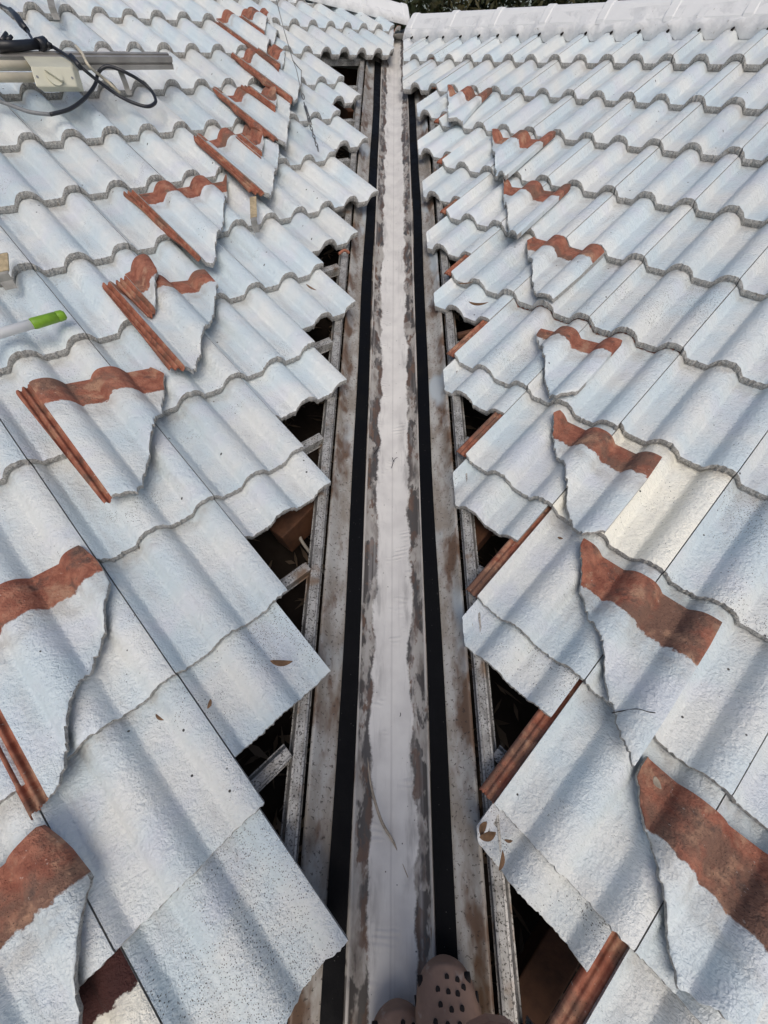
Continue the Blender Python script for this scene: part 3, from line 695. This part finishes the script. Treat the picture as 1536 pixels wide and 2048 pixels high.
# ------------------------------------------------------------------ solar rail, isolator, cables (upper left)
HR = .085
RA, RB = at('L', -160, 122, HR), at('L', 341, 122, HR)
rd = (RB-RA)/np.linalg.norm(RB-RA); ry = np.cross(nL_, rd)
rail = empty('mounting_rail', RB); tag(rail, 'aluminium mounting rail on grey brackets above the tiles, upper left', 'rail')
def child(o, par):
    o.parent = par; o.matrix_parent_inverse = Matrix.Translation(-par.location); return o
b = MB(); P = [(-.02, -.02), (.02, -.02), (.02, -.004), (.014, -.004), (.014, .004), (.02, .004), (.02, .02), (.006, .02), (.006, .014), (-.006, .014), (-.006, .02), (-.02, .02), (-.02, .004), (-.014, .004), (-.014, -.004), (-.02, -.004)]
b.sweep(P, RA, RB, ry, nL_); child(b.build('rail_extrusion', ALU), rail)
def hook(px, py, h, name='roof_hook', top=.10, par=None, label=None, mat=GREYST, tape=None, ln=.09, wd=.022, tip=None):
    p = at('L', px, py, 0); b = MB(); ea, eb = eaL, ebL
    # strap comes out from under a butt, up over its edge
    q0, q1, q2_, q3 = p-eb*.02-nL_*.012, p-eb*.006+nL_*.004, p+eb*.0+nL_*.02, (at('L', *tip) if tip else p+eb*ln+nL_*top)
    for A, B in ((q0, q1), (q1, q2_), (q2_, q3)):
        t = (B-A)/2; n_ = np.cross(ea, t); n_ /= np.linalg.norm(n_); b.box((A+B)/2, t*1.03, ea*wd/2, n_*.0025)
    o = b.build(name, mat, bevel=.001)
    if par is not None: child(o, par)
    else: tag(o, label, 'roof hook')
    if tape:
        b = MB(); A, B = q2_+(q3-q2_)*.12, q2_+(q3-q2_)*.97; n_ = np.cross(ea, B-A); n_ /= np.linalg.norm(n_); b.box((A+B)/2, (B-A)/2, ea*(wd/2+.0022), n_*.0045); b.build('tape_wrap', TAN, o, bevel=.0015)
    return o
hook(253, 178, .0, 'bracket', top=.085, par=rail, ln=.05)
hook(508, 452, 0, label='grey roof hook wrapped in tan tape, between shard and valley on the left slope', tape=True, tip=(506, 394, .03), wd=.026)
hook(12, 562, 0, label='grey roof hook with crumbling tan wrap at the left edge of the photo', tape=True, tip=(2, 508, .04), wd=.032)
hook(108, 28, 0, label='plain grey strap hook over the top left tiles', tip=(96, -22, .04), wd=.03)
# isolator box
HB = .105
iso = empty('isolator_box', at('L', 100, 150, HB)); tag(iso, 'cream plastic isolator box with rotary handle hung on the aluminium rail', 'isolator box')
p00, p10, p01, p11 = at('L', 45, 112, HB), at('L', 142, 113, HB+.0), at('L', 72, 174, HB-.02), at('L', 155, 174, HB-.02)
up = np.array([0, 0, 1.]); back = np.array([0, .03, -.012])
f0 = [at('L', 60, 133, HB+.02), at('L', 144, 134, HB+.02), p11, p01]
b = MB(); V = [p00, p10, f0[1], f0[0], p11, p01]; Vb = [v+back*1.3 for v in V]
b.add(V+Vb, [(0, 3, 2, 1), (3, 5, 4, 2), (0, 1, 7, 6), (1, 2, 8, 7), (2, 4, 10, 8), (4, 5, 11, 10), (5, 3, 9, 11), (3, 0, 6, 9), (6, 7, 8, 9), (9, 8, 10, 11)])
child(b.build('housing', CREAMP, bevel=.004), iso)
fn = np.cross(f0[2]-f0[3], f0[0]-f0[3]); fn /= np.linalg.norm(fn)
if fn@(C-f0[0]) < 0: fn = -fn
def fp(u, v, h=0): return (f0[0]*(1-u)+f0[1]*u)*(1-v)+(f0[3]*(1-u)+f0[2]*u)*v+fn*h
b = MB(); b.tube([fp(.5, .5, -.002), fp(.5, .5, .007)], .026, 24); kn = child(b.build('rotary_switch', CREAMP), iso)
b = MB(); b.box(fp(.5, .5, .012), (fp(.72, .85)-fp(.3, .15))*.42, (fp(.6, .4)-fp(.5, .5))*.35, fn*.006); child(b.build('handle', CREAMP, bevel=.003), iso)
for u, v in ((.1, .5), (.93, .55)):
    b = MB(); b.tube([fp(u, v, -.003), fp(u, v, .0015)], .004, 10); child(b.build('screw', GREYP), iso)
for y0, y1, lb in ((133, 128, 'upper'), (158, 152, 'lower')):
    b = MB(); b.tube([at('L', -120, y0-4, HB-.01), at('L', 75, y1+3, HB-.01)], .0135, 14)
    tag(b.build('conduit', CONDUIT), f'{lb} ivory conduit running into the left of the isolator box', 'conduit')
# connectors
con = empty('cable_connector', at('L', 60, 92, .12)); tag(con, 'black plug connector lying along the top of the rail', 'connector')
b = MB(); b.tube([at('L', -6, 93, .12), at('L', 30, 92, .12), at('L', 78, 88, .12)], [.017, .015, .014], 12); child(b.build('plug_body', BLACKP), con)
b = MB(); b.tube([at('L', 76, 90, .12), at('L', 92, 86, .12)], [.019, .019], 12); b.tube([at('L', 92, 88, .12), at('L', 103, 92, .12)], [.012, .009], 12); child(b.build('locking_nut', BLACKP), con)
b = MB(); b.tube([at('L', 4, 84, .13), at('L', 13, 66, .14)], [.009, .006], 8); b.tube([at('L', 14, 82, .13), at('L', 24, 72, .14)], [.008, .005], 8); child(b.build('latch', BLACKP), con)
con2 = empty('cable_connector', at('L', 40, 40, .10)); tag(con2, 'slim black inline connector on the cable above the rail, top left', 'connector')
b = MB(); b.tube([at('L', 22, 21, .09), at('L', 34, 34, .10), at('L', 43, 48, .10), at('L', 54, 60, .10)], [.010, .013, .013, .010], 12); child(b.build('plug_body', BLACKP), con2)
b = MB(); b.tube(spline([at('L', -30, -2, .03), at('L', 5, 12, .06), at('L', 22, 21, .09)]), .0045); child(b.build('lead', BLACKP), con2); b = MB(); b.tube(spline([at('L', 54, 60, .10), at('L', 62, 74, .11), at('L', 68, 84, .12)]), .005); child(b.build('lead', BLACKP), con2)
loop = [(103, 92, .115), (128, 108, .12), (150, 124, .125), (175, 145, .11), (200, 165, .08), (235, 190, .05), (265, 205, .045), (293, 213, .045), (308, 208, .045), (311, 198, .05), (300, 178, .06), (275, 158, .08), (245, 142, .10), (218, 133, .10), (203, 138, .09), (195, 150, .07), (192, 165, .06), (180, 185, .05), (160, 205, .045), (135, 220, .04), (100, 229, .035)]
b = MB(); b.tube(spline([at('L', *q) for q in loop], 6), .0062, 10); cb = b.build('cable', BLACKP); tag(cb, 'black cable looping over the tiles beside the isolator box', 'cable')
b = MB(); b.tube(spline([at('L', *q) for q in ((100, 229, .035), (60, 224, .035), (25, 212, .035), (0, 203, .035), (-40, 190, .035))], 6), .0062, 10); b.build('grey_sheath', GREYP, cb)
b = MB(); b.tube([at('L', 143, 113, .128), at('L', 160, 134, .125)], [.010, .009], 10); b.build('sleeve', BLACKP, cb)
b = MB(); b.tube(spline([at('L', *q) for q in ((152, 92, .10), (165, 108, .115), (178, 132, .11), (205, 155, .06), (225, 172, .05), (240, 186, .03))], 6), .0055, 8)
tag(b.build('tie_strap', CONDUIT), 'pale tie strap slanting down from the rail behind the black cable', 'strap')
# ------------------------------------------------------------------ thin stay wire with turnbuckle
wire = empty('stay_wire', at('L', 605, 200, .05)); tag(wire, 'thin steel stay wire with turnbuckle hanging over the left slope', 'wire')
b = MB(); b.tube([at('L', *q) for q in ((551, -6, .30), (568, 60, .22), (584, 115, .15), (593, 140, .11), (604, 190, .07))], .0019, 6)
b.tube([at('L', *q) for q in ((585, 120, .14), (595, 133, .12), (603, 141, .10), (602, 160, .09), (603, 172, .08))], .0019, 6); child(b.build('wire_strand', STEEL), wire)
b = MB(); p, q = at('L', 606, 193, .06), at('L', 611, 212, .05)
ring = [p+(p-q)*.3*math.cos(t)+eaL*.008*math.sin(t) for t in np.linspace(0, 6.28, 13)]; b.tube(ring, .0022, 6, caps=False)
for s in (-1, 1): b.tube([at('L', 610, 212, .05)+eaL*.006*s, at('L', 622, 250, .045)+eaL*.005*s], .0026, 6)
b.tube([at('L', 608, 205, .055), at('L', 616, 232, .05)], .003, 6); child(b.build('turnbuckle', STEEL), wire)
b = MB()
ch = [at('L', 616+k*2.6, 236+k*8.2, .045-.003*k) for k in range(9)]
for k in range(8):
    c0, c1 = ch[k], ch[k+1]; t = (c1-c0); sdv = np.cross(t, nL_); sdv /= np.linalg.norm(sdv)
    if k % 2: sdv = nL_
    b.tube([(c0+c1)/2+t*.62*math.cos(x)+sdv*.0055*math.sin(x) for x in np.linspace(0, 6.28, 11)], .0018, 5, caps=False)
child(b.build('chain', STEEL), wire)
# ------------------------------------------------------------------ pole with green end
A, B = at('L', -260, 742, .055), at('L', 130, 629, .040); t = (B-A); L_ = np.linalg.norm(t); t /= L_; k65 = A+t*(L_*.825)
# find the point on the pole that appears at pixel x=66
for f_ in np.linspace(.5, .99, 300):
    p = A+(B-A)*f_; d = p-C
    if 768+F*(d@cr)/(d@fw) >= 66: k65 = p; break
pole = empty('telescopic_pole', A); tag(pole, 'white pole with lime green end lying on the left tiles', 'pole')
b = MB(); b.tube([A, k65], .0125, 20); child(b.build('shaft', WHITEP), pole)
g1 = k65+(B-k65)*.72
b = MB(); b.tube([k65-t*.004, k65+t*.001, g1, g1+t*.0005, g1+t*.002], [.0132, .0148, .0140, .0128, .0128], 20); b.tube([g1+t*.002, g1+t*.003, B-t*.006, B], [.0135, .0142, .0138, .0098], 20); child(b.build('grip', GREEN), pole)

# ------------------------------------------------------------------ leaves and straws
def leaf(side, px, py, h, L_, wd, ang, label, mat=DRYLEAF, curl=.25, bend=.2):
    p = at(side, px, py, h); ea, eb, nn = PL[side][:3]
    t = math.cos(ang)*ea+math.sin(ang)*eb; s = np.cross(nn, t); V, Fc = [], []
    for k in range(9):
        x = k/8; ww = wd*math.sin(math.pi*min(1, x*.93+.05))**.8*(.2 if k == 0 else 1)
        c0 = p+t*L_*(x-.5)+s*bend*L_*(x-.5)**2*2+nn*curl*L_*(x-.5)**2*2
        for q in (-1, 0, 1): V.append(c0+s*ww*q*.5+nn*abs(q)*ww*.35)
    for k in range(8):
        for i in range(2): Fc.append((k*3+i, k*3+i+1, k*3+i+4, k*3+i+3))
    o = link('dry_leaf', mesh('dry_leaf', V, Fc, [mat], smooth=True)); o.modifiers.new('solid', 'SOLIDIFY').thickness = .0007
    tag(o, label, 'leaf', 'dry leaves fallen on the roof'); return o
leaf('L', 562, 1327, .0, .052, .014, R_(-42), 'tan dry leaf on the large left tile beside the gutter', curl=.1)
leaf('L', 420, 1408, -.012, .020, .008, R_(40), 'tiny tan leaf on a lower left tile by the tile joint', curl=.1)
leaf('L', 621, 577, -.008, .046, .010, R_(-70), 'slender brown leaf in a tile trough left of the gutter', curl=.15)
leaf('R', 955, 611, .004, .075, .014, R_(22), 'long brown curved leaf on an upper right tile', curl=.12, bend=.35)
leaf('R', 930, 568, -.008, .065, .007, R_(30), 'thin brown leaf tucked under a tile edge on the right', curl=.08)
leaf('R', 965, 1655, -.01, .030, .013, R_(-75), 'pointed brown leaf above another on the lower right tile', curl=.3)
leaf('R', 977, 1672, -.01, .036, .016, R_(60), 'crumpled dark brown leaf on the corner of lower right tile', curl=.5)
leaf('R', 1005, 1722, -.022, .036, .009, R_(115), 'grey brown slim leaf lowest on the lower right tile', curl=.1)
leaf('R', 1017, 1682, -.02, .017, .006, R_(40), 'small dark leaf beside the crumpled one on lower right tile', curl=.1)
leaf('L', 318, 1436, -.0, .022, .006, R_(-75), 'small dark leaf on the lower left tile beneath the butt edge', curl=.1)
leaf('R', 1120, 1077, -.02, .014, .007, R_(20), 'dark seed husk on the tile right of the wide red strip', curl=.1)
leaf('R', 1312, 1565, .02, .022, .012, R_(-30), 'pale straw scrap on the red head of the lower right shard', STRAW, curl=.3)
pts = [VP(-.055, -2.02, .004), VP(-.048, -2.10, .006), VP(-.028, -2.19, .010), VP(0.0, -2.26, .006), VP(.02, -2.29, .004)]
pp = [at('L', 735, 1515, -.085), at('L', 742, 1570, -.083), at('L', 762, 1640, -.080), at('R', 790, 1690, -.085), at('R', 816, 1755, -.085)]
b = MB(); b.tube(spline(pp, 8), [.001+.0024*math.sin(math.pi*min(1, k/32.)) for k in range(33)], 6)
tag(b.build('dry_frond', STRAW), 'long dry straw frond lying across the painted gutter', 'frond')
for k, (p0_, p1_, nb) in enumerate((((748, 908), (757, 893), 'dark twig near the left paint edge of the gutter, upright and short'), ((783, 936), (785, 915), 'dark forked twig in the middle of the white gutter'), ((797, 1440), (799, 1420), 'thin dark twig in the middle of the near gutter'), ((846, 520), (852, 508), 'tiny twig near the right edge of the upper gutter'))):
    b = MB(); A, B = at('L' if p0_[0] < 788 else 'R', *p0_, -.088), at('L' if p1_[0] < 788 else 'R', *p1_, -.088)
    mid_ = (A+B)/2+np.array([.004, 0, .004]); b.tube(spline([A, mid_, B], 5), .0011, 5)
    if k == 1: b.tube(spline([mid_, mid_+(B-A)*.25+np.array([.006, 0, .003]), mid_+(B-A)*.4+np.array([.013, 0, .001])], 4), .0009, 5)
    tag(b.build('twig', HOLE), nb, 'twig', 'twigs fallen in the gutter')
b = MB(); p = at('L', 688, 505, -.04); b.tube(spline([p-eaL*.03, p+nL_*.01, p+eaL*.02-ebL*.01]), [.006]*17, 8)
tag(b.build('terracotta_chip', TERRA), 'curled terracotta chip on the left batten by the gutter', 'tile chip')

# ------------------------------------------------------------------ person: only the clogs show
def hwf(t): return .0535*max(0, 1-(max(0, t-.6)/.4)**3.3)**(1/2.7)
def clog_mesh():
    """toe points +y, sole at z=0, length .27"""
    V, Fc = [], []; ny, na = 22, 20
    def half(y):                       # half width along the length
        t = y/.27
        return hwf(t) if t > .6 else (.038+.0155*math.sin(min(1, max(0, t)/.6)*math.pi/2)) if t > .08 else .038*math.sqrt(max(0.0, 1-((.08-t)/.085)**2))
    def top(y):
        t = y/.27
        return .030+.048*math.sin(min(1, max(0, (1-t)/.58))*math.pi/2) if t > .42 else .078-.02*(.42-t)/.42
    for k in range(ny+1):
        t = k/ny; y = .27*(1-math.cos(math.pi*t))/2; hw = max(.0015, half(y)); tp = top(y)
        if t > .97: tp = .026
        for i in range(na):
            an = 2*math.pi*i/na; cx, cz = math.cos(an), math.sin(an); e = .62
            x = hw*math.copysign(abs(cx)**e, cx); z = tp/2+tp/2*math.copysign(abs(cz)**(.8), cz)
            V.append((x, y, z))
    for k in range(ny):
        for i in range(na): Fc.append((k*na+i, (k+1)*na+i, (k+1)*na+(i+1) % na, k*na+(i+1) % na))
    Fc.append(tuple(range(na))); Fc.append(tuple(reversed(range(ny*na, (ny+1)*na))))
    me = mesh('clog', V, Fc, [CLOG], smooth=True); bm = bmesh.new(); bm.from_mesh(me); bmesh.ops.recalc_face_normals(bm, faces=bm.faces); bm.to_mesh(me); bm.free()
    return me
person = empty('person', (-.03, -2.6, -.78)); tag(person, 'person standing in the gutter wearing brown perforated clogs, only the toes in view', 'person')
CM = clog_mesh()
def put_clog(toe, heading, lift, roll):
    mw = Matrix.Translation(Vector(toe)) @ Matrix.Rotation(heading, 4, 'Z') @ Matrix.Rotation(R_(14), 4, 'X') @ Matrix.Rotation(roll, 4, 'Y') @ Matrix.Scale(1.2, 4) @ Matrix.Translation((0, -.27, lift))
    o = link('clog', CM); o.parent = person; o.matrix_parent_inverse = Matrix.Translation(-person.location); o.matrix_basis = mw
    sub = o.modifiers.new('sub', 'SUBSURF'); sub.levels = 1; sub.render_levels = 2
    # vent holes over the toe box
    dg = [(.006, .256), (.022, .252), (-.010, .245), (.006, .242), (.030, .244), (.020, .2395), (-.008, .231), (.008, .226), (.024, .226), (-.018, .216), (.0, .213), (.018, .212)]
    for x, y in dg:
        t = y/.27; tp = .030+.048*math.sin(min(1, (1-t)/.58)*math.pi/2); hw = hwf(t) if t > .6 else .053
        cz = math.sqrt(max(0, 1-min(1, abs(x)/hw)**(2/.62))); z = tp/2+tp/2*cz**.8
        b = MB(); b.tube([(x, y, z-.006), (x, y, z+.0006)], .0036, 12); h = b.build('vent_hole', HOLE, o)
    for sx in (-1, 1):
        for y in (.250, .228, .19):
            t = y/.27; hw = hwf(t) if t > .6 else .053
            b = MB(); b.tube([(sx*(hw*.96-.006), y, .026), (sx*(hw*.985+.0012), y, .027)], .0065, 10); b.build('vent_hole', HOLE, o)
    return o, mw
cR, mR = put_clog(at('R', 884, 1903, -.06), R_(7), .006, R_(-10))
cL, mL = put_clog(at('L', 792, 1990, -.075), R_(2), .006, R_(4))
# body: one skinned mesh from the feet up
def bodymesh():
    V, E, Rd = [], [], []
    def add(p, r, prev=None):
        V.append(tuple(p)); Rd.append(r)
        if prev is not None: E.append((prev, len(V)-1))
        return len(V)-1
    hip = np.array([-.03, -2.72, .14]); pel = add(hip, .15)
    for m, sx in ((mL, -1), (mR, 1)):
        ank = np.array((m @ Vector((.02, .100, .16)))[:]); ft = np.array((m @ Vector((.018, .150, .088)))[:])
        hp = add(hip+np.array([sx*.10, 0, -.06]), .095, pel); kn_ = C+ray(992, 2118)/F*.45 if sx > 0 else C+ray(640, 2190)/F*.47; kk = add(kn_, .060, hp)
        cf = add(kn_*.5+ank*.5, .062, kk); an_ = add(ank, .046, cf); add(ft, .042, an_)
    w1 = add(hip+np.array([0, -.02, .20]), .145, pel); ch_ = add(hip+np.array([0, -.03, .42]), .165, w1); nk = add(hip+np.array([0, -.0, .58]), .06, ch_); hd = add(hip+np.array([0, .0, .70]), .10, nk); add(hip+np.array([0, .0, .80]), .085, hd)
    for sx in (-1, 1):
        sh = add(hip+np.array([sx*.19, -.02, .48]), .065, ch_); el = add(hip+np.array([sx*.27, .10, .26]), .048, sh); add(hip+np.array([sx*.17, .28, .33]), .038, el)
    me = bpy.data.meshes.new('body'); me.from_pydata(V, E, []); me.materials.append(SKIN)
    o = link('body', me, person); o.matrix_parent_inverse = Matrix.Translation(-person.location)
    o.modifiers.new('skin', 'SKIN'); 
    for k, v in enumerate(me.skin_vertices[0].data): v.radius = (Rd[k], Rd[k]); v.use_root = (k == 0)
    s_ = o.modifiers.new('sub', 'SUBSURF'); s_.levels = 1; s_.render_levels = 2
    return o
BODY = bodymesh()

# ------------------------------------------------------------------ trees behind the ridges, ground
gr = MB(); gr.add([(-300, -300, -3.7), (300, -300, -3.7), (300, 300, -3.7), (-300, 300, -3.7)], [(0, 1, 2, 3)]); o = gr.build('ground', SOIL); o['kind'] = 'structure'
def crown_mesh(seed, mat, n=9000):
    rg = np.random.default_rng(seed); V, Fc = [], []
    cl = [(rg.normal(0, .95), rg.normal(0, .8), rg.uniform(-.9, 2.2), rg.uniform(.35, .8)) for _ in range(26)]
    for k in range(n):
        cx, cy, cz, r = cl[rg.integers(len(cl))]; d = rg.normal(0, 1, 3); d /= np.linalg.norm(d); p = np.array([cx, cy, cz])+d*r*rg.uniform(.5, 1.05)
        t = rg.normal(0, 1, 3); t /= np.linalg.norm(t); u = np.cross(t, d+.01); u /= np.linalg.norm(u); L_, w_ = rg.uniform(.03, .08), rg.uniform(.012, .03)
        i = len(V); V += [p-t*L_, p+u*w_, p+t*L_, p-u*w_]; Fc.append((i, i+1, i+2, i+3))
    return mesh('crown', V, Fc, [mat], smooth=False)
CR = [crown_mesh(1, LEAF1), crown_mesh(2, LEAF2), crown_mesh(3, LEAF1)]
trees = [(-.6, 7.4, .2, 0, 'dark green tree behind the valley head'), (1.0, 7.6, .0, 1, 'olive tree second from the valley head behind right ridge'), (2.5, 6.8, .1, 2, 'dark tree behind the middle of the right ridge'),
         (3.9, 6.2, -.1, 1, 'olive tree behind the right part of the ridge'), (5.3, 5.2, 0, 0, 'dark tree behind the far right of the ridge'), (2.0, 9.6, .5, 0, 'taller dark tree further back behind the right ridge'), (4.8, 8.4, .5, 2, 'taller dark tree at back right behind the others')]
for x, y, z, k, lab in trees:
    t = empty('tree', (x, y, -3.7)); t.rotation_euler.z = random.uniform(0, 6); tag(t, lab, 'tree', 'trees behind the roof ridge')
    o = link('crown', CR[k], t); o.location = (0, 0, 3.4+z); o.scale = (1.1, 1.1, 1.15)
    b = MB(); b.tube([(0, 0, 0), (.05, .02, 1.4), (-.03, .05, 2.6), (.02, 0, 4.2)], [.16, .13, .10, .03], 10)
    for q in range(6):
        an = q*1.1; b.tube([(0, .02, 2.1+.2*q), (.5*math.cos(an), .5*math.sin(an), 2.7+.22*q), (.9*math.cos(an), .9*math.sin(an), 3.3+.2*q)], [.06, .04, .012], 7)
    b.build('trunk', BARK, t)
bpy.context.view_layer.update()
